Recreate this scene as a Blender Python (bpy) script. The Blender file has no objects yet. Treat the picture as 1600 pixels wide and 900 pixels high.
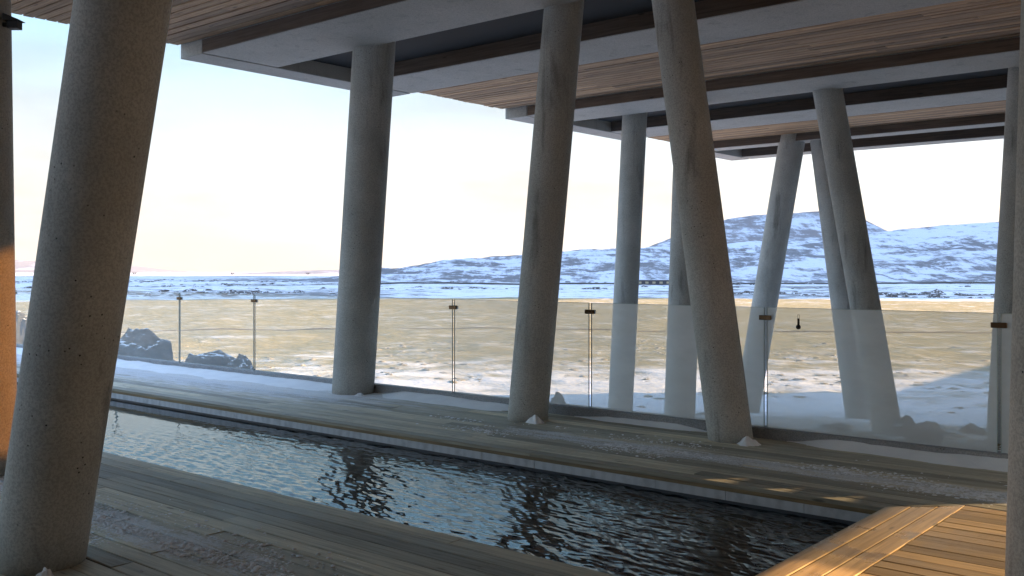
import bpy, bmesh, math, random
import numpy as np
from mathutils import Vector, Matrix
random.seed(7); rng = np.random.default_rng(11)
S = bpy.context.scene
C = S.collection

# ------------------------------------------------------------------ camera
EYE = 1.55
YAW = math.radians(40.07)
cam_d = bpy.data.cameras.new('camera'); cam = bpy.data.objects.new('camera', cam_d); C.objects.link(cam)
cam.location = (0, 0, EYE); cam.rotation_euler = (math.radians(90), 0, YAW)
cam_d.sensor_width = 36; cam_d.lens = 36 * 1522 / 1600; cam_d.shift_y = -26 / 1600
cam_d.clip_start = 0.05; cam_d.clip_end = 40000
S.camera = cam
# ------------------------------------------------------------------ sky, sun, exposure
SUN_EL, SUN_AZ = math.radians(14), math.radians(45)      # azimuth measured from +Y towards +X
w = bpy.data.worlds.new('World'); S.world = w; w.use_nodes = True
nt = w.node_tree; nt.nodes.clear()
out = nt.nodes.new('ShaderNodeOutputWorld'); bg = nt.nodes.new('ShaderNodeBackground')
sky = nt.nodes.new('ShaderNodeTexSky'); sky.sky_type = 'NISHITA'; sky.sun_disc = False
sky.sun_elevation = SUN_EL; sky.sun_rotation = SUN_AZ
sky.altitude = 200; sky.air_density = 1.0; sky.dust_density = 0.5; sky.ozone_density = 2.5
bg.inputs['Strength'].default_value = 0.15
# thin high cloud veil over the whole sky
tc = nt.nodes.new('ShaderNodeTexCoord'); mp = nt.nodes.new('ShaderNodeMapping'); mp.inputs[3].default_value = (1.2, 1.2, 5.0)
cn = nt.nodes.new('ShaderNodeTexNoise'); cn.inputs['Scale'].default_value = 2.6; cn.inputs['Detail'].default_value = 5; cn.inputs['Roughness'].default_value = .55
cr = nt.nodes.new('ShaderNodeMapRange'); cr.interpolation_type = 'SMOOTHSTEP'
for i_, v_ in ((1, .38), (2, .72), (3, .86), (4, 1.0)): cr.inputs[i_].default_value = v_
vm = nt.nodes.new('ShaderNodeMix'); vm.data_type = 'RGBA'
sz_ = nt.nodes.new('ShaderNodeSeparateXYZ'); vr = nt.nodes.new('ShaderNodeValToRGB')
ve = vr.color_ramp.elements
for i_ in range(3): ve.new(.5)
for i_, (p_, c_) in enumerate(((0, (.92, .82, .66)), (.07, (.90, .83, .72)), (.15, (.76, .85, .87)), (.27, (.36, .84, 1.18)), (.8, (.84, 1.16, 1.90)))):
    ve[i_].position = p_; ve[i_].color = (*c_, 1)
nt.links.new(sz_.outputs[2], vr.inputs[0]); nt.links.new(vr.outputs[0], vm.inputs[7])
for a_, b_ in ((tc.outputs['Generated'], sz_.inputs[0]), (tc.outputs['Generated'], mp.inputs[0]), (mp.outputs[0], cn.inputs['Vector']), (cn.outputs[0], cr.inputs[0]), (cr.outputs[0], vm.inputs[0]), (sky.outputs[0], vm.inputs[6])):
    nt.links.new(a_, b_)
nt.links.new(vm.outputs[2], bg.inputs[0]); nt.links.new(bg.outputs[0], out.inputs[0])
sd = bpy.data.lights.new('sun', 'SUN'); sd.energy = 3.8; sd.angle = math.radians(0.6); sd.color = (1.0, 0.66, 0.36)
sun = bpy.data.objects.new('sun', sd); C.objects.link(sun)
sdir = Vector((math.sin(SUN_AZ) * math.cos(SUN_EL), math.cos(SUN_AZ) * math.cos(SUN_EL), math.sin(SUN_EL)))
sun.rotation_euler = (-sdir).to_track_quat('-Z', 'Y').to_euler(); sun.location = sdir * 60
S.view_settings.view_transform = 'Standard'; S.view_settings.look = 'None'
S.view_settings.gamma = 1; S.view_settings.use_curve_mapping = False
S.view_settings.exposure = 2.68
S.render.engine = 'CYCLES'
S.cycles.max_bounces = 10; S.cycles.transparent_max_bounces = 16

# ------------------------------------------------------------------ small helpers
def tag(o, label=None, cat=None, group=None, kind=None):
    if label: o['label'] = label
    if cat: o['category'] = cat
    if group: o['group'] = group
    if kind: o['kind'] = kind
    return o
def empty(name, loc=(0, 0, 0)):
    o = bpy.data.objects.new(name, None); C.objects.link(o); o.location = loc; o.empty_display_size = .1
    return o
def mesh_obj(name, me, mat=None, parent=None, smooth=False):
    o = bpy.data.objects.new(name, me); C.objects.link(o)
    if mat: me.materials.append(mat)
    if parent:
        o.parent = parent
        p = parent
        off = Vector((0, 0, 0))
        while p: off += Vector(p.location); p = p.parent
        o.location = -off                       # every mesh is written in world metres
    if smooth:
        me.polygons.foreach_set('use_smooth', [True] * len(me.polygons))
    return o
def from_py(name, v, f, mat=None, parent=None, smooth=False):
    me = bpy.data.meshes.new(name); me.from_pydata([tuple(p) for p in v], [], f); me.update()
    return mesh_obj(name, me, mat, parent, smooth)
def from_bm(name, bm, mat=None, parent=None, smooth=False):
    me = bpy.data.meshes.new(name); bm.normal_update(); bm.to_mesh(me); bm.free()
    return mesh_obj(name, me, mat, parent, smooth)
def grid(name, X, Y, Z, mat, parent=None, smooth=True):
    n, m = X.shape
    v = np.stack([X, Y, Z], -1).reshape(-1, 3)
    i = np.arange(n * m).reshape(n, m)
    q = np.stack([i[:-1, :-1], i[1:, :-1], i[1:, 1:], i[:-1, 1:]], -1).reshape(-1, 4)
    me = bpy.data.meshes.new(name)
    me.vertices.add(len(v)); me.vertices.foreach_set('co', v.ravel().astype(np.float32))
    me.loops.add(q.size); me.loops.foreach_set('vertex_index', q.ravel().astype(np.int32))
    me.polygons.add(len(q)); me.polygons.foreach_set('loop_start', np.arange(0, q.size, 4, dtype=np.int32))
    me.update(calc_edges=True)
    return mesh_obj(name, me, mat, parent, smooth)
def box_bm(x0, x1, y0, y1, z0, z1, bev=0.0, bm=None):
    own = bmesh.new()
    vs = [own.verts.new(p) for p in ((x0,y0,z0),(x1,y0,z0),(x1,y1,z0),(x0,y1,z0),(x0,y0,z1),(x1,y0,z1),(x1,y1,z1),(x0,y1,z1))]
    for f in ((3,2,1,0),(4,5,6,7),(0,1,5,4),(1,2,6,5),(2,3,7,6),(3,0,4,7)): own.faces.new([vs[i] for i in f])
    if bev: bmesh.ops.bevel(own, geom=own.edges[:], offset=bev, segments=1, affect='EDGES')
    if bm is None: return own
    me = bpy.data.meshes.new('t'); own.to_mesh(me); own.free(); bm.from_mesh(me); bpy.data.meshes.remove(me)
    return bm
def box(name, x0, x1, y0, y1, z0, z1, mat, parent=None, bev=0.0):
    return from_bm(name, box_bm(x0, x1, y0, y1, z0, z1, bev), mat, parent)
def fbm(x, y, sc, seed, octs=4, gain=.5):
    """value noise sum, -1..1"""
    def vn(px, py, s):
        ix = np.floor(px).astype(np.int64); iy = np.floor(py).astype(np.int64)
        fx = px - ix; fy = py - iy; fx = fx*fx*(3-2*fx); fy = fy*fy*(3-2*fy)
        def h(a, b):
            n = (a * 374761393 + b * 668265263 + s * 1442695041) & 0xFFFFFFFF
            n = ((n ^ (n >> 13)) * 1274126177) & 0xFFFFFFFF
            return ((n ^ (n >> 16)) & 0xFFFF) / 32767.5 - 1
        return (h(ix,iy)*(1-fx)+h(ix+1,iy)*fx)*(1-fy)+(h(ix,iy+1)*(1-fx)+h(ix+1,iy+1)*fx)*fy
    r = 0; a = 1; t = 0
    for o in range(octs):
        r = r + a * vn(x * sc * 2**o + 17.3*o, y * sc * 2**o - 9.1*o, seed + o); t += a; a *= gain
    return r / t
def sstep(a, b, x):
    t = np.clip((x - a) / (b - a), 0, 1); return t*t*(3-2*t)

FWD = np.array([-math.sin(YAW), math.cos(YAW)]); RT = np.array([math.cos(YAW), math.sin(YAW)])
def survey(px, py, d):
    """where a sighted point of the photograph stands when it is d metres off"""
    l = (px - 800) / 1522 * d
    return (*(FWD * d + RT * l), EYE + (424 - py) / 1522 * d)

# ------------------------------------------------------------------ materials
class NT:
    def __init__(s, name):
        s.m = bpy.data.materials.new(name); s.m.use_nodes = True; s.t = s.m.node_tree; s.t.nodes.clear()
        s.o = s.n('ShaderNodeOutputMaterial')
    def n(s, ty, **k):
        n = s.t.nodes.new(ty)
        for a, v in k.items():
            if a == 'ins':
                for i, x in v.items():
                    if isinstance(x, bpy.types.NodeSocket): s.t.links.new(x, n.inputs[i])
                    else: n.inputs[i].default_value = x
            else: setattr(n, a, v)
        return n
    def math(s, op, a, b=0.0, c=0.0, clamp=False):
        return s.n('ShaderNodeMath', operation=op, use_clamp=clamp, ins={0: a, 1: b, 2: c}).outputs[0]
    def noise(s, vec, scale, detail=4, rough=.55, dist=0.0):
        return s.n('ShaderNodeTexNoise', ins={'Vector': vec, 'Scale': scale, 'Detail': detail, 'Roughness': rough, 'Distortion': dist}).outputs[0]
    def ramp(s, fac, *stops):
        r = s.n('ShaderNodeValToRGB', ins={0: fac}); e = r.color_ramp.elements
        while len(e) < len(stops): e.new(.5)
        for i, (p, c) in enumerate(stops): e[i].position = p; e[i].color = (*c, 1) if len(c) == 3 else c
        return r.outputs[0]
    def mask(s, fac, a, b):
        return s.n('ShaderNodeMapRange', interpolation_type='SMOOTHSTEP', ins={0: fac, 1: a, 2: b}).outputs[0]
    def mix(s, f, a, b):
        n = s.n('ShaderNodeMix', data_type='RGBA')
        for i, x in ((0, f), (6, a), (7, b)):
            if isinstance(x, bpy.types.NodeSocket): s.t.links.new(x, n.inputs[i])
            else: n.inputs[i].default_value = (*x, 1) if isinstance(x, tuple) else x
        return n.outputs[2]
    def pos(s): return s.n('ShaderNodeNewGeometry').outputs['Position']
    def scaled(s, v, sx, sy, sz, rnd=0.0):
        m = s.n('ShaderNodeMapping', ins={0: v, 3: (sx, sy, sz)})
        if rnd:
            r = s.n('ShaderNodeObjectInfo').outputs['Random']
            c = s.n('ShaderNodeCombineXYZ', ins={0: s.math('MULTIPLY', r, rnd), 1: s.math('MULTIPLY', r, rnd*1.7), 2: s.math('MULTIPLY', r, rnd*.6)})
            s.t.links.new(c.outputs[0], m.inputs[1])
        return m.outputs[0]
    def bump(s, h, st, d): return s.n('ShaderNodeBump', ins={'Strength': st, 'Distance': d, 'Height': h}).outputs[0]
    def bsdf(s, col, rough=.6, bump=None, **k):
        b = s.n('ShaderNodeBsdfPrincipled')
        for i, x in (('Base Color', col), ('Roughness', rough), *k.items()):
            i = i.replace('_', ' ')
            if isinstance(x, bpy.types.NodeSocket): s.t.links.new(x, b.inputs[i])
            else: b.inputs[i].default_value = (*x, 1) if isinstance(x, tuple) and len(x) == 3 else x
        if bump: s.t.links.new(bump, b.inputs['Normal'])
        return b.outputs[0]
    def done(s, sh): s.t.links.new(sh, s.o.inputs[0]); return s.m

def m_concrete(name, c0, c1, stain=.5, rnd=30):
    t = NT(name); p = t.pos(); q = t.scaled(p, 1, 1, 1, rnd)
    big = t.noise(q, 1.3, 5, .6); fine = t.noise(q, 75, 3, .75)
    col = t.mix(t.mask(big, .3, .7), c0, c1)
    col = t.mix(t.math('MULTIPLY', t.mask(fine, .4, .62), .5), col, tuple(x*.5 for x in c0))
    st = t.noise(t.scaled(p, 3.2, 3.2, .45, rnd), 1.5, 5, .6, .4)
    col = t.mix(t.math('MULTIPLY', t.mask(st, .55, .72), stain), col, (.035, .033, .03))
    v = t.n('ShaderNodeTexVoronoi', ins={'Vector': q, 'Scale': 27.0, 'Randomness': 1.0})
    keep = t.mask(t.noise(q, 5, 2), .56, .64)
    pit = t.math('MULTIPLY', t.math('SUBTRACT', 1.0, t.mask(v.outputs['Distance'], .09, .17)), keep)
    col = t.mix(pit, col, (.02, .02, .02))
    h = t.math('SUBTRACT', t.math('MULTIPLY', fine, .35), pit)
    return t.done(t.bsdf(col, .8, t.bump(h, .5, .006)))
M_COL = m_concrete('column_concrete', (.41, .405, .375), (.55, .54, .50), .5)
M_COLW = m_concrete('ochre_concrete', (.30, .24, .14), (.40, .31, .17), .35)
M_GIRD = m_concrete('girder_concrete', (.47, .435, .385), (.54, .50, .45), .25, 0)
M_KERB = m_concrete('kerb_concrete', (.26, .26, .27), (.34, .34, .34), .3)
M_DKWALL = m_concrete('dark_cladding_wall', (.07, .06, .05), (.09, .08, .07), .3)
M_WALL = m_concrete('wall_concrete', (.40, .38, .35), (.48, .46, .42), .3)

def m_wood(name, axis, ca, cb, cc, wet=0.0, frost=False, rough=(.35, .7), gr=1.0, spec=.5):
    t = NT(name); p = t.pos()
    sc = (1.0, 26, 26) if axis == 'x' else (26, 1.0, 26)
    g = t.noise(t.scaled(p, *sc, 40), 1.6*gr, 6, .62, .5)
    g2 = t.noise(t.scaled(p, *[x*3 for x in sc], 55), 1.8, 3, .6)
    r = t.n('ShaderNodeObjectInfo').outputs['Random']
    col = t.ramp(g, (.28, ca), (.5, cb), (.74, cc))
    var = t.ramp(r, (0, (.55, .55, .55)), (.5, (.95, .94, .92)), (1, (1.32, 1.28, 1.2)))
    col = t.n('ShaderNodeMix', data_type='RGBA', blend_type='MULTIPLY', ins={0: 1.0, 6: col, 7: var}).outputs[2]
    # knots
    v = t.n('ShaderNodeTexVoronoi', ins={'Vector': t.scaled(p, *( (1.6, 7, 7) if axis == 'x' else (7, 1.6, 7)), 21), 'Scale': 1.0})
    col = t.mix(t.math('MULTIPLY', t.math('SUBTRACT', 1.0, t.mask(v.outputs['Distance'], .04, .11)), .75), col, tuple(x*.25 for x in ca))
    ro = t.math('MULTIPLY_ADD', g2, rough[1]-rough[0], rough[0])
    if wet:
        wn = t.mask(t.noise(t.scaled(p, .7, 1.1, 1), 1.5, 4, .6), .5, .62)
        wn = t.math('MULTIPLY', wn, wet)
        col = t.mix(wn, col, tuple(x*.42 for x in cb))
        ro = t.math('SUBTRACT', ro, t.math('MULTIPLY', wn, .3), clamp=True)
    h = t.math('MULTIPLY_ADD', g, .6, g2)
    if frost:
        sp = t.n('ShaderNodeSeparateXYZ', ins={0: p})
        side = t.math('MULTIPLY', t.mask(sp.outputs[0], -5.5, -11.0), t.mask(sp.outputs[1], 6.3, 8.1))
        fn = t.noise(t.scaled(p, .8, 5, 1), 2.2, 5, .7)
        fr = t.mask(t.math('MULTIPLY_ADD', side, .55, fn), .62, .98)
        nr = t.math('MULTIPLY', t.mask(t.math('ABSOLUTE', t.math('SUBTRACT', sp.outputs[1], 3.03)), .42, .05), t.mask(sp.outputs[0], -2.6, -5.0))
        fs = t.math('MULTIPLY', t.mask(t.math('ABSOLUTE', t.math('SUBTRACT', sp.outputs[1], 7.28)), .45, .05), t.mask(sp.outputs[0], -7.6, -5.5))
        gn = t.math('MULTIPLY_ADD', t.noise(t.scaled(p, .9, 4, 1), 3.0, 5, .7), .6, t.math('MULTIPLY', t.noise(p, 42, 4, .75), .4))
        fr = t.math('MAXIMUM', fr, t.mask(t.math('MULTIPLY_ADD', t.math('MAXIMUM', nr, fs), .30, gn), .70, .80))
        fn2 = t.noise(p, 60, 3, .8)
        fr = t.math('MULTIPLY', fr, t.mask(fn2, .2, .55))
        col = t.mix(t.math('MULTIPLY', fr, .8), col, (.78, .8, .84))
        ro = t.math('ADD', ro, t.math('MULTIPLY', fr, .4), clamp=True)
    return t.done(t.bsdf(col, ro, t.bump(h, .35, .004), Specular_IOR_Level=spec))
DW = ((.28, .255, .19), (.50, .46, .365), (.64, .60, .48))
M_DECK = m_wood('deck_wood', 'x', *DW, wet=.3, frost=True, rough=(.55, .85), spec=.36)
M_DECKY = m_wood('deck_wood_across', 'y', (.30, .20, .10), (.50, .35, .18), (.60, .44, .24), wet=.6, rough=(.2, .45))  # same sunlit tan, warm light put into the colour
M_DECKR = m_wood('deck_wood_sunlit', 'x', (.30, .20, .10), (.50, .35, .18), (.60, .44, .24), wet=.3, rough=(.25, .55))  # tan copy of the deck wood, with sunlight put into its colour
M_CEIL = m_wood('ceiling_wood', 'x', (.19, .10, .055), (.43, .26, .145), (.57, .38, .22), rough=(.55, .85))
M_EDGEW = m_wood('edge_wood', 'x', (.10, .07, .035), (.18, .13, .07), (.27, .2, .1), wet=.4)
def m_plain(name, col, rough=.6, **k):
    t = NT(name); n = t.noise(t.pos(), 30, 3); 
    return t.done(t.bsdf(t.mix(t.math('MULTIPLY', n, .5), col, tuple(x*.6 for x in col)), rough, **k))
M_DARK = m_plain('dark_void', (.02, .018, .016), .9)
M_BLACK = m_plain('black_plastic', (.008, .008, .008), .5)
M_CLAMP = m_plain('bronzed_steel', (.14, .09, .05), .35, Metallic=.8)
M_STEEL = m_plain('galvanised_steel', (.25, .26, .28), .5, Metallic=.5)
M_TILE = m_plain('pool_tile', (.10, .105, .12), .35)
def m_strip():
    t = NT('overflow_grating'); p = t.pos()
    s = t.n('ShaderNodeSeparateXYZ', ins={0: p}).outputs[0]
    wv = t.math('SINE', t.math('MULTIPLY', s, 62.0))
    n = t.noise(p, 9, 4)
    col = t.mix(t.mask(wv, -.9, .3), (.52, .53, .55), (.57, .58, .60))
    col = t.mix(t.math('MULTIPLY', t.mask(n, .45, .7), .5), col, (.3, .31, .33))
    return t.done(t.bsdf(col, .6, t.bump(wv, .2, .002)))
M_STRIP = m_strip()
def m_snow():
    t = NT('snow'); p = t.pos(); n = t.noise(p, 35, 5, .7); b = t.noise(p, 3, 3)
    return t.done(t.bsdf(t.mix(t.mask(b, .35, .7), (.90, .91, .92), (.82, .83, .85)), .75, t.bump(n, .5, .012), Subsurface_Weight=.0))
M_SNOW = m_snow()
def m_water():
    t = NT('pool_water'); p = t.pos()
    n = t.noise(t.scaled(p, 1, 1, 1), 38, 2, .5)
    return t.done(t.bsdf((.006, .009, .012), .02, t.bump(n, .05, .004), IOR=1.38))
M_WATER = m_water()
def m_glass():
    t = NT('fogged_glass'); p = t.pos()
    z = t.n('ShaderNodeSeparateXYZ', ins={0: p}).outputs[2]
    n = t.noise(t.scaled(p, 1.2, 1, 3), 1.5, 4, .6)
    x = t.n('ShaderNodeSeparateXYZ', ins={0: p}).outputs[0]
    fog = t.math('MULTIPLY_ADD', t.mask(n, .3, .8), .10, t.math('MULTIPLY_ADD', t.mask(x, -11.5, -6.5), .30, .25))
    tr = t.n('ShaderNodeBsdfTransparent', ins={0: (.90, .95, .92, 1)}).outputs[0]
    di = t.n('ShaderNodeBsdfDiffuse', ins={0: (.96, .98, .94, 1)}).outputs[0]
    tl = t.n('ShaderNodeBsdfTranslucent', ins={0: (.96, .98, .94, 1)}).outputs[0]
    fg = t.n('ShaderNodeMixShader', ins={0: .9, 1: di, 2: tl}).outputs[0]
    a = t.n('ShaderNodeMixShader', ins={0: fog, 1: tr, 2: fg}).outputs[0]
    gl = t.n('ShaderNodeBsdfGlossy', ins={0: (1, 1, 1, 1), 1: .02}).outputs[0]
    fr = t.n('ShaderNodeFresnel', ins={0: 1.3}).outputs[0]
    return t.done(t.n('ShaderNodeMixShader', ins={0: t.math('MULTIPLY', fr, .5), 1: a, 2: gl}).outputs[0])
M_GLASS = m_glass()
def m_sun_tint():
    t = NT('sun_dimming_tint'); return t.done(t.n('ShaderNodeBsdfTransparent', ins={0: (.30, .22, .12, 1)}).outputs[0])  # added tint that dims the sun beam on the left column
M_SUN_TINT = m_sun_tint()
M_GEDGE = m_plain('glass_edge', (.46, .54, .50), .2)
def m_rock(snowy=True):
    t = NT('lava_rock'); p = t.pos(); n = t.noise(p, 3.5, 6, .65); f = t.noise(p, 16, 4, .7)
    col = t.ramp(n, (.3, (.02, .022, .023)), (.6, (.05, .05, .048)), (.8, (.09, .085, .078)))
    nz = t.n('ShaderNodeSeparateXYZ', ins={0: t.n('ShaderNodeNewGeometry').outputs['Normal']}).outputs[2]
    sm = t.mask(t.math('MULTIPLY_ADD', t.noise(p, 2.6, 4, .7), .9, nz), 1.2, 1.36)
    col = t.mix(sm, col, (.8, .82, .85))
    return t.done(t.bsdf(col, .85, t.bump(f, .7, .03)))
M_ROCK = m_rock()
def m_ground():
    t = NT('moss_and_snow'); p = t.pos()
    r = t.n('ShaderNodeVectorMath', operation='LENGTH', ins={0: p}).outputs['Value']
    gz = t.noise(p, .9, 5, .65); gl = t.noise(t.scaled(p, 1, 1, 0), .035, 4, .6)
    grass = t.ramp(gz, (.25, (.255, .215, .12)), (.5, (.315, .27, .15)), (.75, (.375, .325, .185)))
    grass = t.mix(t.math('MULTIPLY', t.mask(gl, .35, .7), .4), grass, (.33, .285, .16))
    sn = t.noise(p, .55, 6, .68, .3); s2 = t.noise(p, .12, 4, .6)
    near = t.mask(r, 46, 19); mid = t.mask(r, 62, 28)
    lev = t.math('MULTIPLY_ADD', near, .20, t.math('MULTIPLY', mid, .06))
    v = t.math('ADD', t.math('MULTIPLY_ADD', s2, .35, t.math('MULTIPLY', sn, .65)), lev)
    sm = t.math('MULTIPLY', t.mask(v, .48, .74), .93)
    col = t.mix(sm, grass, (.82, .83, .86))
    # snow plain beyond the moss field, dotted with lava
    k = t.noise(t.scaled(p, 1, 1, 0), .13, 6, .72); k2 = t.noise(t.scaled(p, 1, 1, 0), .010, 4, .6)
    dark = t.mask(t.math('MULTIPLY_ADD', k2, .5, t.math('MULTIPLY', k, .6)), .55, .62)
    plain = t.mix(t.math('MULTIPLY', dark, .8), (.82, .83, .86), (.09, .08, .07))
    edge = t.math('MULTIPLY_ADD', t.noise(t.scaled(p, 1, 1, 0), .02, 3), 40.0, r)
    far = t.mask(edge, 243, 252)
    col = t.mix(far, col, plain)
    h = t.math('MULTIPLY_ADD', sn, 1.0, t.math('MULTIPLY', gz, .6))
    return t.done(t.bsdf(col, .9, t.bump(h, .6, .25), Specular_IOR_Level=.1))
M_GROUND = m_ground()
def m_hill(name, sc, cover, rockc, aniso=3.0, rim=None, bare=None):
    t = NT(name); p = t.pos(); g = t.n('ShaderNodeNewGeometry')
    a = t.noise(t.scaled(p, 1, 1, aniso), sc, 7, .68, .3)
    b = t.noise(t.scaled(p, 1, 1, aniso*1.6), sc*.22, 5, .6, .4)
    c = t.noise(t.scaled(p, 1, 1, aniso), sc*6, 5, .7)
    nz = t.n('ShaderNodeSeparateXYZ', ins={0: g.outputs['Normal']}).outputs[2]
    v = t.math('ADD', t.math('MULTIPLY_ADD', b, .5, t.math('MULTIPLY', a, .42)), t.math('MULTIPLY', c, .16))
    l = t.n('ShaderNodeVectorMath', operation='DOT_PRODUCT', ins={0: p, 1: (RT[0], RT[1], 0)}).outputs['Value']
    dd = t.n('ShaderNodeVectorMath', operation='DOT_PRODUCT', ins={0: p, 1: (FWD[0]*.22, FWD[1]*.22, 0)}).outputs['Value']
    gu = t.noise(t.n('ShaderNodeCombineXYZ', ins={0: l, 1: dd}).outputs[0], sc*1.5, 5, .7, .6)
    v = t.math('ADD', t.math('MULTIPLY', v, .76), t.math('MULTIPLY', gu, .26))
    zz = t.n('ShaderNodeSeparateXYZ', ins={0: p}).outputs[2]
    if bare: v = t.math('SUBTRACT', v, t.math('MULTIPLY', t.mask(zz, bare[0], bare[1]), bare[2]))
    rk = t.mask(v, 1-cover-.04, 1-cover+.04)
    if rim:
        z = t.n('ShaderNodeSeparateXYZ', ins={0: p}).outputs[2]
        rr = t.math('MULTIPLY', t.mask(z, rim[0], rim[1]), t.mask(c, .35, .6))
        rk = t.math('MAXIMUM', rk, rr)
    col = t.mix(t.math('MULTIPLY', rk, .8), (.74, .76, .83), rockc)
    return t.done(t.bsdf(col, .9, t.bump(t.math('MULTIPLY_ADD', a, 1.0, c), .6, 2.0/sc*.02), Specular_IOR_Level=.1))

# ------------------------------------------------------------------ ground and far land
PR = np.array([0, 12, 17, 22, 30, 40, 60, 100, 200, 260, 600, 1500, 4000, 12000])
PZ = np.array([-.62, -.62, -.95, -1.62, -1.9, -2.1, -2.7, -3.6, -4.5, -4.9, -5.6, -6.0, -6.5, -8])
def ground_z(x, y):
    r = np.hypot(x, y)
    z = np.interp(r, PR, PZ)
    z = z + fbm(x, y, .5, 3, 4) * .12 * sstep(13, 19, r) + fbm(x, y, .09, 5, 3) * .3 * sstep(25, 60, r)
    return z + fbm(x, y, .012, 9, 4) * 1.1 * sstep(240, 420, r)
rr = np.concatenate([[0.5, 6, 11], np.geomspace(13, 60, 130), np.geomspace(62, 700, 90), np.geomspace(740, 12000, 40)])
aa = np.radians(np.concatenate([np.linspace(-50, 80, 420), np.linspace(81, 310, 90)]))   # measured from +Y towards -X
R_, A_ = np.meshgrid(rr, aa, indexing='ij')
GX, GY = -R_ * np.sin(A_), R_ * np.cos(A_)
tag(grid('ground', GX, GY, ground_z(GX, GY), M_GROUND), 'tan moss field with snow patches running out to a snowy plain', 'ground', kind='structure')

def ridge(name, label, pts, D, front, back, mat, amp, seed, nu=220, nw=60, foot=-9, power=1.0, sc=.006):
    """a long hill: crest points sighted at distance D, slopes running front metres towards us and back metres away"""
    px = np.array([p[0] for p in pts]); py = np.array([p[1] for p in pts])
    L = (px - 800) / 1522 * D; Hc = EYE + (424 - py) / 1522 * D
    l = np.linspace(L[0], L[-1], nu); t = np.concatenate([np.linspace(0, 1, nw), np.linspace(1, 2, nw//2)[1:]])
    T, LL = np.meshgrid(t, l, indexing='ij')
    H = np.interp(LL, L, Hc)
    dep = D + np.where(T < 1, (T - 1) * front, (T - 1) * back)
    up = np.where(T < 1, np.clip(T, 0, 1) ** power, 1 - sstep(0, 1, T - 1))
    X = FWD[0]*dep + RT[0]*LL; Y = FWD[1]*dep + RT[1]*LL
    n = fbm(X, Y, sc, seed, 6, .55); gl = fbm(LL, dep*.25, sc*2.2, seed+3, 4)
    Z = foot + (H - foot) * up + amp * (n + .6*gl) * np.sin(np.pi * np.clip(T, 0, 1)*.93)**.7 * np.where(T < 1, 1, 1)
    Z = Z + amp*.10*fbm(LL, dep, sc*6, seed+8, 3)
    return tag(grid(name, X, Y, Z, mat), label, 'hill', kind='structure')
ridge('mountain', 'faint far mountain range on the left horizon',
      [(-700, 408), (-300, 398), (-60, 402), (40, 407), (110, 411), (190, 415), (240, 421), (285, 428), (330, 440)], 8000, 1800, 1800,
      m_hill('far_range', .003, .53, (.17, .16, .19), 2), 40, 21, 120, 30, -30, 1.0, .0012)
ridge('plateau', 'pale snowy plateau low on the left horizon',
      [(-400, 431), (60, 431.5), (200, 431.5), (320, 428.5), (400, 426.5), (480, 423), (560, 421), (700, 419), (900, 420), (1100, 440)], 4200, 1600, 1500,
      m_hill('plateau_snow', .006, .51, (.17, .16, .19), 2), 5, 31, 160, 30, -14, .8, .0015)
ridge('low_rise', 'low dark-edged snowy rise across the plain on the left',
      [(-200, 441), (60, 440), (180, 440), (280, 438), (380, 436.5), (440, 437.5), (500, 435), (560, 431), (640, 428), (760, 430)], 900, 330, 300,
      m_hill('low_rise_snow', .10, .49, (.07, .065, .06), 5), 2.0, 41, 260, 50, -7, .8, .01)
ridge('table_mountain', 'flat-topped snowy mountain behind the ridge',
      [(880, 440), (960, 405), (1010, 386), (1050, 372), (1100, 351), (1140, 341), (1200, 335), (1280, 331.5), (1340, 338), (1376, 355), (1420, 382), (1500, 420)], 1600, 330, 600,
      m_hill('table_mountain_snow', .03, .47, (.16, .125, .11), 5, (82, 92)), 9, 51, 260, 90, -10, .8, .007)
ridge('hill', 'long snowy hillside with bare rock bands on the right',
      [(520, 436), (560, 431), (600, 426), (640, 420), (680, 413), (720, 408), (760, 403), (820, 397), (900, 391), (960, 388), (1040, 386), (1120, 383), (1180, 378), (1290, 372),
       (1340, 367), (1370, 363), (1430, 357), (1500, 350), (1560, 346), (1700, 336), (2000, 322), (2500, 318), (3200, 330)], 900, 300, 500,
      m_hill('hillside_snow', .07, .455, (.085, .072, .062), 4, None, (14, 34, .03)), 9.0, 61, 620, 150, -7, 1.1, .010)

# unseen mountain added to shade the hills, with a gap for the sun
sd2 = np.array([math.sin(SUN_AZ), math.cos(SUN_AZ)]); td2 = np.array([-sd2[1], sd2[0]])
tt = np.unique(np.concatenate([np.linspace(-1500, 1900, 150), np.linspace(-70, 420, 200)])); ss = np.linspace(0, 1, 40)
T_, Q_ = np.meshgrid(tt, ss, indexing='xy')
crest = 620 * sstep(-1500, -900, T_) * (1 - sstep(1500, 1900, T_)) + 40*fbm(T_, T_*0+3, .004, 5, 4)
crest = crest * (1 - .75*sstep(-12, 0, T_)*(1 - sstep(180, 250, T_)))
prof = np.sin(np.pi*Q_)**.8
SX = 1500 + (Q_ - .5)*700
tag(grid('blocker_mountain', sd2[0]*SX + td2[0]*T_, sd2[1]*SX + td2[1]*T_, -12 + crest*prof, m_hill('blocker_rock', .01, .45, (.08, .07, .06), 2)),
    'unseen mountain added to keep the sun off the hills', 'mountain', kind='structure')
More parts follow.
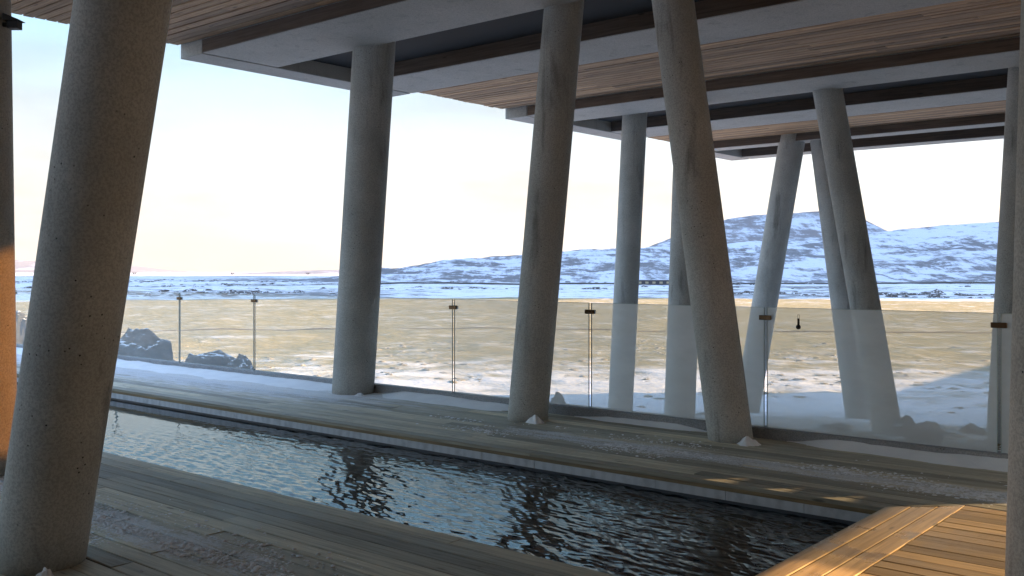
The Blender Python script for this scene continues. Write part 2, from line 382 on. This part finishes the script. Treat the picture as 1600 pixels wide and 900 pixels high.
def ribbon(name, label, d, l0, l1, width, hgt, mat, wig, seed, n=160):
    l = np.linspace(l0, l1, n); dd = d + wig*fbm(l, l*0+seed, .02, seed, 3)
    off = np.array([-width*.5-hgt*1.5, -width*.5, width*.5, width*.5+hgt*1.5]); up = np.array([-.05, hgt, hgt, -.05])
    D_ = dd[None, :] + off[:, None]; L_ = np.repeat(l[None, :], 4, 0)
    X = FWD[0]*D_ + RT[0]*L_; Y = FWD[1]*D_ + RT[1]*L_
    Z = ground_z(X, Y) + up[:, None]
    return tag(grid(name, X, Y, Z, mat), label, 'track', kind='structure')
M_EARTH = m_plain('dark_earth', (.16, .12, .07), .95)
M_GRAVEL = m_plain('dark_gravel', (.07, .062, .055), .95)
ribbon('track', 'faint wheel track across the moss field', 80, -70, 75, .9, .05, M_EARTH, 5, 4)
ribbon('road', 'low road embankment at the foot of the hill', 545, -75, 330, 5, .8, M_GRAVEL, 14, 8)

# ------------------------------------------------------------------ pool
PX0, PX1, PY0, PY1, WZ = -22.0, -2.25, 4.15, 6.47, -.15
box('pool_basin', PX0, PX1+.02, PY0, PY1, -1.4, -1.3, M_TILE)['kind'] = 'structure'
nx, ny = 1150, 230
xs = np.concatenate([np.linspace(PX0, -12.6, 120)[:-1], np.linspace(-12.6, PX1, nx)]); ys = np.linspace(PY0, PY1, ny)
WX, WY = np.meshgrid(xs, ys, indexing='ij')
hz = np.zeros_like(WX)
for i in range(70):
    lam = math.exp(rng.uniform(math.log(.045), math.log(.24))); k = 2*math.pi/lam
    th = math.radians(rng.normal(66, 24))
    kx, ky = k*math.cos(th), k*math.sin(th)
    wob = .35*fbm(WX, WY, .9, 300+i, 2)
    hz += rng.uniform(.4, 1) * lam**1.0 * np.sin(kx*WX + ky*WY + rng.uniform(0, 6.28) + wob*3)
hz *= .0064
amp = (.05 + .95*sstep(-11.3, -7.2, WX - 1.1*(WY-5.2)))*(.7 + .5*fbm(WX, WY, .6, 77, 2)) * np.where(WX < -12.6, 0.3, 1)
tag(grid('pool_water', WX, WY, WZ + hz*amp, M_WATER), 'rippled dark pool water mirroring the sky and columns', 'water', kind='structure')

# ------------------------------------------------------------------ deck
deck = empty('deck'); tag(deck, 'weathered timber deck boards around the pool', 'deck', kind='structure')
PW, GAP, TH = .1335, .008, .03
def plank(x0, x1, y0, y1, mat, axis='x', a0=0.0, a1=0.0, parent=deck, ztop=0.0, th=TH, name='plank', gap=GAP):
    """a board along x (or y); a0/a1 shift the far-side corner of each end for mitres"""
    g = gap/2; c = .004; z = ztop + random.uniform(-.0025, .0025); tw = random.uniform(-.0015, .0015)
    if axis == 'x': lo, hi, s0, s1 = x0, x1, y0+g, y1-g
    else: lo, hi, s0, s1 = y0, y1, x0+g, x1-g
    prof = [(s0, z-th), (s0, z-c+tw), (s0+c, z+tw), (s1-c, z-tw), (s1, z-c-tw), (s1, z-th)]
    v = []
    for e, (b, sh) in enumerate(((lo+.002, a0), (hi-.002, a1))):
        for s, zz in prof:
            q = b + sh*(s-s0)/(s1-s0)
            v.append((q, s, zz) if axis == 'x' else (s, q, zz))
    n = 6
    f = [[i, i+1, n+i+1, n+i] for i in range(n-1)] + [[n-1, 0, n, 2*n-1], list(range(n))[::-1], list(range(n, 2*n))]
    if axis == 'y': f = [q[::-1] for q in f]
    me = bpy.data.meshes.new(name); me.from_pydata(v, [], [q[::-1] for q in f]); me.update()
    return mesh_obj(name, me, mat, parent)
def row(x0, x1, y0, mat, lens=(3.2, 4.8), end=0.0, **k):
    b = x0; first = random.uniform(1.0, 4.2)
    while b < x1 - .01:
        e = b + (first if b == x0 else random.uniform(*lens))
        if e > x1 - 1.0: e = x1
        plank(b, e, y0, y0+PW, mat, 'x', 0, end if e == x1 else 0, **k); b = e
DX0, DX1 = -22.0, 2.4
BX = PX1 + 3*PW                                   # outer line of the three border boards
y = PY0
for i in range(25):                               # near deck
    row(-12.5, BX if i < 3 else BX, y - PW*(i+1), M_DECK)
for i in range(3):                                # far border, mitred with the side border
    row(DX0, PX1 + i*PW, PY1 + i*PW, M_DECK, end=PW)
y = PY1 + 3*PW
while y < 8.36:
    row(DX0, DX1, y, M_DECK); y += PW
for i in range(3):                                # side border boards run across
    plank(PX1+i*PW, PX1+(i+1)*PW, PY0 - 3*PW, PY1 + i*PW, M_DECKY, 'y', 0, PW)
y = PY1 + 3*PW
while y > PY0 - 3.0:
    plank(BX + random.uniform(0, .006), DX1, y-PW, y, M_DECKR, 'x'); y -= PW
box('joist_bed', DX0, DX1, -.2, PY0-.06, -.5, -.05, M_DARK, deck)
box('joist_bed', DX0, DX1, PY1+.06, 8.50, -.5, -.05, M_DARK, deck)
box('joist_bed', PX1+.06, DX1, PY0-.05, PY1+.05, -.5, -.052, M_DARK, deck)
# pool rim under the boards
def rim(x0, x1, y0, y1, inx, iny):
    box('rim_board', x0+inx*.006, x1+inx*.006, y0+iny*.006, y1+iny*.006, -.052, -.0325, M_EDGEW, deck)
box('rim_board', PX0, PX1, PY1+.006, PY1+.05, -.062, -.0325, M_EDGEW, deck)
box('rim_board', PX0, PX1, PY0-.05, PY0-.006, -.062, -.0325, M_EDGEW, deck)
box('rim_board', PX1+.006, PX1+.05, PY0, PY1, -.062, -.033, M_EDGEW, deck)
x = PX0
while x < PX1-.01:                                # pale overflow stones, each about 0.6 m long
    e = min(x+.6, PX1)
    box('overflow_stone', x+.002, e-.002, PY1+.004+random.uniform(0, .003), PY1+.06, -.128, -.063, M_STRIP, deck); x = e
box('pool_wall', PX0, PX1+.1, PY1+.03, PY1+.2, -1.4, -.13, M_TILE, deck)
box('pool_wall', PX0, PX1+.1, PY0-.2, PY0-.03, -1.4, -.064, M_TILE, deck)
box('pool_wall', PX1+.03, PX1+.2, PY0-.03, PY1+.03, -1.4, -.064, M_TILE, deck)

# ------------------------------------------------------------------ glass balustrade
GYP, KZ, GT = 8.46, .10, 1.213
bal = empty('glass_balustrade', (-10, GYP, 0)); tag(bal, 'frameless glass balustrade on a low concrete kerb along the deck edge', 'balustrade')
box('kerb', DX0, DX1, GYP-.05, GYP+.10, -.62, KZ, M_KERB, bal, .008)
joints = [-22.03 + 2.0*i for i in range(13)]
for i in range(12):
    a, b = joints[i]+.014, joints[i+1]-.014
    pn = from_py('pane', [(a, GYP, KZ+.002), (b, GYP, KZ+.002), (b, GYP, GT), (a, GYP, GT)], [[0, 1, 2, 3]], M_GLASS, bal)
    box('edge', a-.001, a+.003, GYP-.007, GYP+.007, KZ, GT, M_GEDGE, pn)
    box('edge', b-.003, b+.001, GYP-.007, GYP+.007, KZ, GT, M_GEDGE, pn)
    box('edge', a+.004, b-.004, GYP-.007, GYP+.007, GT, GT+.004, M_GEDGE, pn)
for xj in joints[1:-1]:
    cl = box('clamp', xj-.060, xj+.060, GYP-.022, GYP-.008, 1.098, 1.142, M_CLAMP, bal, .004)
    box('back_plate', xj-.060, xj+.060, GYP+.008, GYP+.022, 1.098, 1.142, M_CLAMP, cl, .004)
# thermometer stuck on the glass
tx = -3.702
th = empty('thermometer', (tx, GYP-.012, 1.03)); tag(th, 'small black bulb thermometer stuck on the glass balustrade', 'thermometer')
bm = bmesh.new(); bmesh.ops.create_uvsphere(bm, u_segments=20, v_segments=12, radius=.022, matrix=Matrix.Translation((tx, GYP-.022, 1.045)))
from_bm('bulb', bm, M_BLACK, th, True)
bm = bmesh.new(); bmesh.ops.create_cone(bm, cap_ends=True, segments=16, radius1=.0105, radius2=.0095, depth=.075, matrix=Matrix.Translation((tx, GYP-.020, 1.085)))
from_bm('stem', bm, M_BLACK, th, True)
bm = bmesh.new()
for s in (-1, 1): bmesh.ops.create_cone(bm, cap_ends=True, segments=8, radius1=.0018, radius2=.0018, depth=.035, matrix=Matrix.Translation((tx+s*.0085, GYP-.018, 1.138)))
bmesh.ops.create_cone(bm, cap_ends=True, segments=8, radius1=.0018, radius2=.0018, depth=.019, matrix=Matrix.Translation((tx, GYP-.018, 1.156)) @ Matrix.Rotation(math.pi/2, 4, 'Y'))
from_bm('hanging_loop', bm, M_STEEL, th)

# ------------------------------------------------------------------ canopy
SOF, CEIL, REC = 4.35, 4.52, 4.62
RX0, RX1 = -11.62, 0.0
can = empty('canopy', (0, 0, 4.4)); tag(can, 'timber-lined concrete canopy with paired girders over the pool terrace', 'canopy')
M_SHADE_BOARD = m_wood('shade_board_brown', 'x', (.06, .04, .03), (.11, .075, .055), (.16, .11, .08), rough=(.6, .9))  # brown tint, darkened in place of shade on the girders' near faces
M_PANEL = m_plain('pale_panel', (.78, .76, .72), .7)
def frame(y0, y1, w0, w1):
    eb = .50
    box('end_beam', RX0, RX0+eb, y0, y1, SOF, 4.9, M_GIRD, can, .006)
    box('girder', RX0+eb+.03, RX1, y0+.003, y0+w0, SOF+.004, 4.9, M_GIRD, can, .006)
    box('girder', RX0+eb+.03, RX1, y1-w1, y1-.003, SOF+.004, 4.9, M_GIRD, can, .006)
    box('recess_panel', RX0+eb, RX1, y0+w0+.002, y1-w1-.002, REC, 4.85, M_PANEL, can)
    box('shade_board', RX0+eb+.04, RX1, y0-.018, y0+.0025, SOF+.012, CEIL+.002, M_SHADE_BOARD, can)  # added dark strip for the shaded girder face
    box('shade_board', RX0+eb+.04, RX1, y1-w1-.018, y1-w1-.0005, SOF+.012, REC-.002, M_SHADE_BOARD, can)
frame(7.02, 10.73, 1.16, 1.07)
frame(13.62, 17.42, 1.06, 1.14)
frame(20.0, 22.45, .45, .5)
box('roof_slab', RX0+.05, RX1, -3.5, 22.4, 4.88, 7.6, M_WALL, can)
ceil = box('ceiling', RX0+.02, RX1, -3.4, 22.3, CEIL+.035, 4.6, M_DARK, can)
def ceil_rows(y0, y1, edge):
    n = int(round((y1-y0)/PW)); 
    for i in range(n):
        row(RX0, RX1, y0 + i*PW, M_CEIL, (3.4, 5.2), parent=ceil, ztop=CEIL+.03+random.uniform(-.005, .005), th=.03, gap=.024)
ceil_rows(6.99-22*PW, 6.99, 0)
ceil_rows(10.735, 13.59, 0)
ceil_rows(17.425, 19.97, 0)
def backing(y0, y1, x0, x1): box('lining', x0, x1, y0, y1, CEIL+.004, CEIL+.03, M_CEIL, ceil)
backing(-3.5, 6.99-22*PW, RX0, RX1)

# unseen walls; the right one is added to block and shape the sun
WXE = 0.01
hw = empty('sun_blocker_wall', (WXE, 6, 0)); tag(hw, 'unseen wall added on the right, with openings that shape the sunlight', 'wall')
tanE = math.tan(SUN_EL)
def wbox(y0, y1, z0, z1): box('blocker_panel', WXE, WXE+.08, y0, y1, z0, z1, M_WALL, hw)
def back_y(px, py): return py + (WXE - px) / math.tan(SUN_AZ)
def back_z(px, pz=0): return pz + (WXE - px) / math.sin(SUN_AZ) * tanE
gy0, gy1, gz1 = back_y(-1.0, 4.3), back_y(-2.25, 6.5)+.08, back_z(-2.2)+.03
cy0, cy1, cz0 = back_y(-7.6, 2.75), back_y(-7.6, 3.75)+.08, back_z(-7.6, .2)
wbox(-3.3, gy0, -.6, 7.55); wbox(gy0, gy1, gz1, 7.55)
slots = [(8.95, .30), (9.42, .24), (9.82, .34)]                 # slots cut to throw sun dapples along the far pool edge
b_ = gy1
for y_, w_ in slots:
    zs_ = (y_ + w_*.5 - 6.60) * .352
    wbox(b_, y_, -.6, 7.55); wbox(y_, y_+w_, -.6, zs_); wbox(y_, y_+w_, zs_+.22, 7.55); b_ = y_ + w_
wbox(b_, cy0, -.6, 7.55); wbox(cy0, cy1, -.6, cz0); wbox(cy0, cy1, back_z(-7.6, 2.4), 7.55); box('sun_tint_pane', WXE+.1, WXE+.11, cy0, cy1, cz0, back_z(-7.6, 2.4), M_SUN_TINT, hw); wbox(cy1, 22.4, -1.8, 7.55); wbox(22.4, 37.5, -4, 8.2); wbox(37.5, 70, -4, 1.5)  # tinted pane added to dim the column's sun; added wing shades outer columns

rw = box('rear_wall', -6.6, .26, -3.9, -3.56, -.6, 7.5, M_WALL); tag(rw, 'unseen hotel wall behind the viewpoint, cut short to let light in', 'wall')  # unseen; width set by how much skylight enters from behind
# ------------------------------------------------------------------ columns
def column(label, base, top, r, mat=M_COL, group='leaning concrete columns'):
    b = Vector(base); t = Vector(top); d = (t-b)
    bm = bmesh.new(); n = 48; rings = 26; vs = []
    for j in range(rings+1):
        f = j/rings; c = b + d*f
        vs.append([bm.verts.new((c.x + r*math.cos(2*math.pi*i/n), c.y + r*math.sin(2*math.pi*i/n), c.z)) for i in range(n)])
    for j in range(rings):
        for i in range(n): bm.faces.new((vs[j][i], vs[j][(i+1) % n], vs[j+1][(i+1) % n], vs[j+1][i]))
    bm.faces.new(vs[0][::-1]); bm.faces.new(vs[-1])
    o = from_bm('concrete_column', bm, mat, None, True)
    return tag(o, label, 'column', group)
COLS = {}
# base centre, top centre, radius
column('thick dark leaning column in the left foreground, nearest the camera', (-5.285, 2.352, -.05), (-4.25, 2.556, 4.6), .228)
column('warm ochre-lit column cut off by the left edge', (-7.939, 3.122, -.05), (-7.991, 3.079, 4.6), .235)
column('thick almost upright column standing at the pool edge, left of middle', (-9.60, 8.24, -.05), (-9.27, 8.34, 4.75), .268)
column('rightward-leaning deck column in the middle, with snow at its foot', (-6.47, 7.94, -.05), (-6.28, 8.38, 4.75), .212)
column('leftward-leaning deck column crossing in front of the outside columns', (-4.22, 8.15, -.05), (-5.03, 8.34, 4.75), .205)
column('slim outside column behind the glass, left of the crossing deck column', (-9.95, 14.85, -1.6), (-9.70, 15.02, 4.6), .225)
column('outside column half hidden behind the crossing deck column', (-7.95, 13.55, -1.5), (-8.10, 14.22, 4.6), .245)
column('right-leaning outside column of the far pair, beside the glass joint', (-10.18, 20.1, -2.4), (-8.97, 20.2, 4.6), .28)
column('far outside column crossing behind the right-hand leaning column', (-7.50, 20.3, -2.4), (-8.42, 20.3, 4.6), .235)
column('leaning outside column right of the thermometer, with stones at its foot', (-5.02, 14.95, -1.6), (-6.04, 14.76, 4.6), .225)
column('outside column behind the right-hand glass joint', (-3.527, 14.748, -1.6), (-3.333, 15.367, 4.6), .225)
column('near dark column cut off by the right edge', (-.835, 4.52, -.05), (-.735, 4.605, 4.6), .23)

# lamp on the column at the left edge (unlit)
def cambox(name, p, r0, r1, f0, f1, z0, z1, mat, parent, slope=0.0):
    v = []
    for (r, f, z) in ((r0,f0,z0),(r1,f0,z0),(r1,f1,z0),(r0,f1,z0),(r0,f0,z1),(r1,f0,z1-slope),(r1,f1,z1-slope),(r0,f1,z1)):
        q = RT*r + FWD*f; v.append((p[0]+q[0], p[1]+q[1], p[2]+z))
    return from_py(name, v, [[3,2,1,0],[4,5,6,7],[0,1,5,4],[1,2,6,5],[2,3,7,6],[3,0,4,7]], mat, parent)
lp = survey(22, 40, 7.45)
lamp = empty('wall_lamp', lp); tag(lamp, 'small dark hooded spotlight high on the column at the left edge', 'lamp')
cambox('housing', lp, -.035, .043, -.04, .04, -.026, .03, M_BLACK, lamp)
cambox('hood', lp, -.06, .062, -.055, .05, .031, .085, M_BLACK, lamp, .05)
cambox('bracket', lp, -.13, -.037, -.015, .015, -.01, .02, M_BLACK, lamp)

# ------------------------------------------------------------------ boulders
from mathutils import noise as mn
def rock(label, px, ptop, d, wpx, depth, zb, seed, sk=0.0, lump=.36):
    c = survey(px, ptop, d); w2 = wpx/1522*d/2; h = c[2]-zb
    rs = random.Random(seed*13); planes = []
    for _ in range(26):
        pn = Vector((rs.gauss(0, 1), rs.gauss(0, 1), rs.gauss(0, 1))).normalized(); planes.append((pn, rs.uniform(.72, 1.0)))
    bm = bmesh.new(); bmesh.ops.create_icosphere(bm, subdivisions=5, radius=1.0)
    for v in bm.verts:
        p = v.co.copy()
        k = min(pd/max(p.dot(pn), .05) for pn, pd in planes); k = min(k, 1.08)
        k *= 1 + lump*.6*mn.fractal(p*1.3 + Vector((seed*7.1, seed*3.3, 0)), 1.0, 2.0, 5) + .035*mn.fractal(p*7 + Vector((seed, 1, 2)), .8, 2.0, 4)
        p = p*k
        z = p.z*h*.5 + sk*p.x*h*.5
        q = RT*(p.x*w2) + FWD*(p.y*depth/2)
        v.co = (c[0]+q[0], c[1]+q[1], zb + h*.5 + z)
    o = from_bm('boulder', bm, M_ROCK, None, False)
    return tag(o, label, 'boulder', 'lava boulders outside the balustrade')
rock('tall dark lava boulder with snow on top, right of the foremost column', 228, 507, 22, 118, 1.5, -1.9, 3)
rock('long low lava boulder between two glass joints on the left', 322, 541, 21, 125, 1.2, -1.9, 12, -.12)
rock('low lava stone at the right end of the long boulder', 380, 560, 20, 70, .9, -1.8, 5, -.15)
rock('lava boulder glimpsed between the two columns at the left edge', 34, 492, 25, 60, 1.4, -2.0, 4)
rock('rounded stone at the foot of the second leaning deck column', 872, 616, 14, 34, .5, -1.0, 5)
rock('flat stone just behind the kerb below the middle glass joint', 728, 607, 15, 34, .5, -1.1, 6)
rock('dark stone on the right of the leaning outside column', 1442, 657, 13.1, 60, .6, -1.0, 7)
rock('small snow-capped stone touching the leaning outside column', 1415, 652, 14.3, 40, .5, -1.1, 8)
rock('low mossy stone in the snow near the right glass joint', 1520, 661, 14.6, 36, .5, -1.05, 9)
rock('low dark stone behind the kerb at the right edge', 1532, 684, 12.3, 40, .5, -.85, 10)
rock('low stone at the foot of the far crossing column', 1300, 660, 14.0, 56, .6, -1.05, 11)

# ------------------------------------------------------------------ snow on the deck
def blob(label, name, p, rx, ry, h, seed):
    n, m = 28, 9; v = [(p[0], p[1], p[2]+h)]; f = []
    for j in range(1, m+1):
        for i in range(n):
            a = 2*math.pi*i/n; k = 1 + .5*mn.noise(Vector((math.cos(a)*2+seed*5, math.sin(a)*2, 0)))
            r = j/m; z = h*(1-r**1.6)**1.3 * (1+.55*mn.noise(Vector((r*3*math.cos(a)+seed*3, r*3*math.sin(a), 1)))*min(1, r*3)) - (.004 if j == m else 0)
            v.append((p[0]+rx*k*r*math.cos(a), p[1]+ry*k*r*math.sin(a), p[2]+z))
    f += [[0, 1+i, 1+(i+1) % n] for i in range(n)]
    for j in range(m-1):
        for i in range(n): a = 1+j*n; f.append([a+i, a+n+i, a+n+(i+1) % n, a+(i+1) % n])
    return tag(from_py(name, v, f, M_SNOW, None, True), label, 'snow', 'snow mounds at the column feet')
blob('little heap of snow at the right foot of the thick upright column', 'snow_mound', (-9.28, 8.08, 0), .07, .06, .035, 1)
blob('pointed heap of snow at the right foot of the middle deck column', 'snow_mound', (-6.24, 7.80, 0), .10, .08, .075, 2)
blob('heap of snow at the right foot of the crossing deck column', 'snow_mound', (-3.99, 8.02, 0), .105, .085, .075, 3)
blob('lump of snow at the foot of the foremost left column', 'snow_mound', (-4.86, 2.20, 0), .07, .06, .085, 4)
def drift(label, x0, x1, wid, hgt, seed):
    x = np.linspace(x0, x1, int((x1-x0)*30)); fade = sstep(x0, x0+.5, x)*(1-sstep(x1-.5, x1, x))
    W = wid*fade*(1+.35*fbm(x, x*0, 1.3, seed, 4)) + .004; Hh = hgt*fade*(1+.5*fbm(x, x*0+5, 1.1, seed+2, 4)) + .0015
    t = np.linspace(0, 1, 9)[:, None]
    X = np.repeat(x[None, :], 9, 0); Y = 8.409 - W[None, :]*t
    Z = Hh[None, :]*(1-t)**1.5*(1+.15*fbm(X, Y, 6, seed+5, 3)) + .0015 - .004*(t > .95)
    return tag(grid('snow_drift', X, Y, Z, M_SNOW), label, 'snow drift', 'snow drifts along the kerb')
drift('broad frosty snow drift along the kerb on the left', -21.5, -9.7, .42, .05, 1)
drift('snow drift along the kerb right of the thick upright column', -9.3, -6.75, .30, .055, 2)
drift('thin snow drift along the kerb between the two leaning deck columns', -6.2, -4.5, .12, .04, 3)
drift('snow drift along the kerb under the thermometer panel', -3.8, 2.0, .17, .06, 4)
def crumbs(label, n, x0, x1, y0, y1, dens, seed, smin, smax):
    r = np.random.default_rng(seed)
    x = r.uniform(x0, x1, n); y = r.uniform(y0, y1, n); k = r.uniform(0, 1, n) < dens(x, y)
    x, y = x[k], y[k]; n = len(x)
    base = np.array([(1,0,0),(.5,.87,0),(-.5,.87,0),(-1,0,0),(-.5,-.87,0),(.5,-.87,0),(.45,.2,.8),(-.4,.35,.9),(0,-.5,.75)], float)
    fc = np.array([(0,1,6),(1,2,7),(1,7,6),(2,3,7),(3,4,7),(4,8,7),(4,5,8),(5,0,8),(0,6,8),(6,7,8)])
    a = r.uniform(0, 6.28, n); sz = smin*(smax/smin)**(r.uniform(0, 1, n)**2.2)
    ca, sa = np.cos(a), np.sin(a); st = r.uniform(.6, 1.6, n)
    bx = base[None, :, 0]*sz[:, None]*st[:, None]; by = base[None, :, 1]*sz[:, None]
    V = np.stack([x[:, None]+bx*ca[:, None]-by*sa[:, None], y[:, None]+bx*sa[:, None]+by*ca[:, None],
                  .0005 + base[None, :, 2]*sz[:, None]*r.uniform(.3, .55, n)[:, None]], -1).reshape(-1, 3)
    Fc = (fc[None] + (np.arange(n)*9)[:, None, None]).reshape(-1, 3)
    me = bpy.data.meshes.new('snow_crumbs'); me.vertices.add(len(V)); me.vertices.foreach_set('co', V.ravel())
    me.loops.add(Fc.size); me.loops.foreach_set('vertex_index', Fc.ravel().astype(np.int32))
    me.polygons.add(len(Fc)); me.polygons.foreach_set('loop_start', np.arange(0, Fc.size, 3, dtype=np.int32)); me.update(calc_edges=True)
    return tag(mesh_obj('snow_crumbs', me, M_SNOW), label, 'snow', kind='stuff')
def d_near(x, y):
    c = 3.02 + .04*(x+5.2)
    e = np.exp(-((y-c)/.24)**2)
    den = sstep(-2.9, -5.2, x)*.75 + .25
    n = fbm(x*1.4, y*6, 1.0, 71, 4)
    gp = np.abs(((4.15-y)/PW) % 1 - .5) < .44
    return np.clip(e*den*sstep(-.12, .5, n + .25*(x < -4.6))*1.4, 0, 1)*gp
crumbs('crumbly old snow scattered over the near deck boards', 22000, -6.6, -2.6, 2.2, 3.7, d_near, 5, .004, .018)
def d_far(x, y):
    e = np.exp(-((y-(7.28-.02*(x+4)))/.27)**2) * sstep(-7.6, -6.2, x)*.9
    n = fbm(x*1.1, y*4, 1.0, 81, 4)
    gp = np.abs(((y-PY1)/PW) % 1 - .5) < .44
    return np.clip(e*sstep(-.15, .45, n)*1.3, 0, 1)*gp
crumbs('crumbly old snow scattered over the far deck boards', 42000, -8, 1.0, 6.9, 8.1, d_far, 6, .005, .02)

# ------------------------------------------------------------------ moss tussocks poking through the snow outside
def tussocks(name, label, seed, n, r0, rs, pw, s0, s1, hf, cols, thr):
    r = np.random.default_rng(seed)
    rad = r0 + rs*r.uniform(0, 1, n)**pw; an = np.radians(r.uniform(-20, 75, n))
    x, y = -rad*np.sin(an), rad*np.cos(an)
    k = (y > 8.9) & (fbm(x, y, .22*13.5/r0, 55, 4) + .35*fbm(x, y, 1.1*13.5/r0, 56, 3) + r.uniform(-.25, .25, n) > thr)
    x, y = x[k], y[k]; n = len(x); g = ground_z(x, y)
    a0 = np.arange(7)*2*math.pi/7
    base = np.concatenate([np.stack([np.cos(a0), np.sin(a0), 0*a0], -1), np.stack([.62*np.cos(a0+.4), .62*np.sin(a0+.4), 0*a0+.75], -1), [[0, 0, 1.0]]])
    fc = [(i, (i+1) % 7, 7+i) for i in range(7)] + [((i+1) % 7, 7+(i+1) % 7, 7+i) for i in range(7)] + [(7+i, 7+(i+1) % 7, 14) for i in range(7)]
    fc = np.array(fc); sz = s0*(s1/s0)**(r.uniform(0, 1, n)**1.8); st = r.uniform(.8, 1.5, n); rot = r.uniform(0, 6.28, n)
    jit = r.uniform(.7, 1.3, (n, 15)); bx = base[None, :, 0]*jit*(sz*st)[:, None]; by = base[None, :, 1]*jit*sz[:, None]
    c, q = np.cos(rot)[:, None], np.sin(rot)[:, None]
    V = np.stack([x[:, None]+bx*c-by*q, y[:, None]+bx*q+by*c, g[:, None]-.02+base[None, :, 2]*(sz*hf*r.uniform(.6, 1.2, n))[:, None]*jit], -1).reshape(-1, 3)
    Fc = (fc[None] + (np.arange(n)*15)[:, None, None]).reshape(-1, 3)
    me = bpy.data.meshes.new(name); me.vertices.add(len(V)); me.vertices.foreach_set('co', V.ravel())
    me.loops.add(Fc.size); me.loops.foreach_set('vertex_index', Fc.ravel().astype(np.int32))
    me.polygons.add(len(Fc)); me.polygons.foreach_set('loop_start', np.arange(0, Fc.size, 3, dtype=np.int32)); me.update(calc_edges=True)
    t = NT(name); p = t.pos(); m1 = t.noise(p, 1.3, 4); m2 = t.noise(p, 14*.05/s0, 4, .7)
    col = t.ramp(m1, (.3, cols[0]), (.55, cols[1]), (.75, cols[2]))
    col = t.mix(t.mask(m2, .52, .62), col, (.84, .85, .87))
    return tag(mesh_obj(name, me, t.done(t.bsdf(col, .95, t.bump(m2, .6, .03))), None, True), label, 'moss', kind='stuff')
tussocks('moss_tussocks', 'tan moss tussocks poking through the snow behind the glass', 9, 26000, 13.5, 50, 1.6, .04, .20, .35, ((.10, .085, .05), (.24, .185, .10), (.36, .28, .16)), .12)
tussocks('lava_hummocks', 'dark lava hummocks dotting the snowy plain beyond the field', 19, 7000, 262, 640, 1.2, .6, 2.3, .4, ((.05, .045, .045), (.08, .07, .065), (.13, .11, .09)), .12)
# ------------------------------------------------------------------ far small things
def strut(bm, a, b, r):
    a = Vector(a); b = Vector(b); d = b-a
    bmesh.ops.create_cone(bm, cap_ends=True, segments=6, radius1=r, radius2=r, depth=d.length, matrix=Matrix.Translation((a+b)/2) @ d.to_track_quat('Z', 'Y').to_matrix().to_4x4())
M_PYL = m_plain('pylon_steel', (.05, .055, .07), .6)
for px, lab in ((210, 'far power pylon by the foremost column edge'), (363, 'far power pylon left of the thick upright column, the clearest one'), (481, 'far power pylon closest to the thick upright column')):
    b = survey(px, 437, 2300); top = 17.0; t = empty('power_pylon', b); tag(t, lab, 'pylon', 'power pylons on the plain')
    P = lambda l, z: (b[0]+RT[0]*l, b[1]+RT[1]*l, b[2]+z)
    for sgn in (-1, 1):
        bm = bmesh.new(); strut(bm, P(sgn*3.2, -3), P(sgn*2.2, top), .8); from_bm('leg', bm, M_PYL, t)
    bm = bmesh.new(); strut(bm, P(-7, top-1), P(7, top-1), .45); from_bm('crossarm', bm, M_PYL, t)
    bm = bmesh.new(); strut(bm, P(-2.6, 8), P(2.4, top-1), .5); strut(bm, P(2.6, 8), P(-2.4, top-1), .5); o = from_bm('brace', bm, M_PYL, t)
M_SHED = m_plain('dark_cladding', (.05, .055, .07), .7); M_PANE = m_plain('warm_pane', (.45, .38, .25), .3); M_ROOFM = m_plain('roof_sheet', (.16, .16, .17), .5)
sb = survey(1022, 445, 470); gz_ = float(ground_z(np.array(sb[0]), np.array(sb[1])))
shed = empty('long_shed', (sb[0], sb[1], gz_)); tag(shed, 'long low dark building at the foot of the hill', 'building')
sp_ = (sb[0], sb[1], gz_)
cambox('wall', sp_, -13, 9, 0, 6, -.6, 2.1, M_SHED, shed)
cambox('roof', sp_, -13.4, 9.4, -.4, 6.4, 2.1, 2.5, M_ROOFM, shed)
for wx in (-11, -7.6, -4.2, -.8, 2.6, 6.0): cambox('window', sp_, wx, wx+1.5, -.08, .05, .7, 1.7, M_PANE, shed)

# ------------------------------------------------------------------ air
t = NT('haze_air'); v = t.n('ShaderNodeVolumePrincipled', ins={'Color': (.93, .95, 1, 1), 'Density': 4e-5, 'Anisotropy': .2})
t.t.links.new(v.outputs[0], t.o.inputs['Volume'])
hz_ = box('haze', -13000, 13000, -13000, 13000, -60, 720, t.m); tag(hz_, 'thin cold haze over the plain', 'haze', kind='stuff')
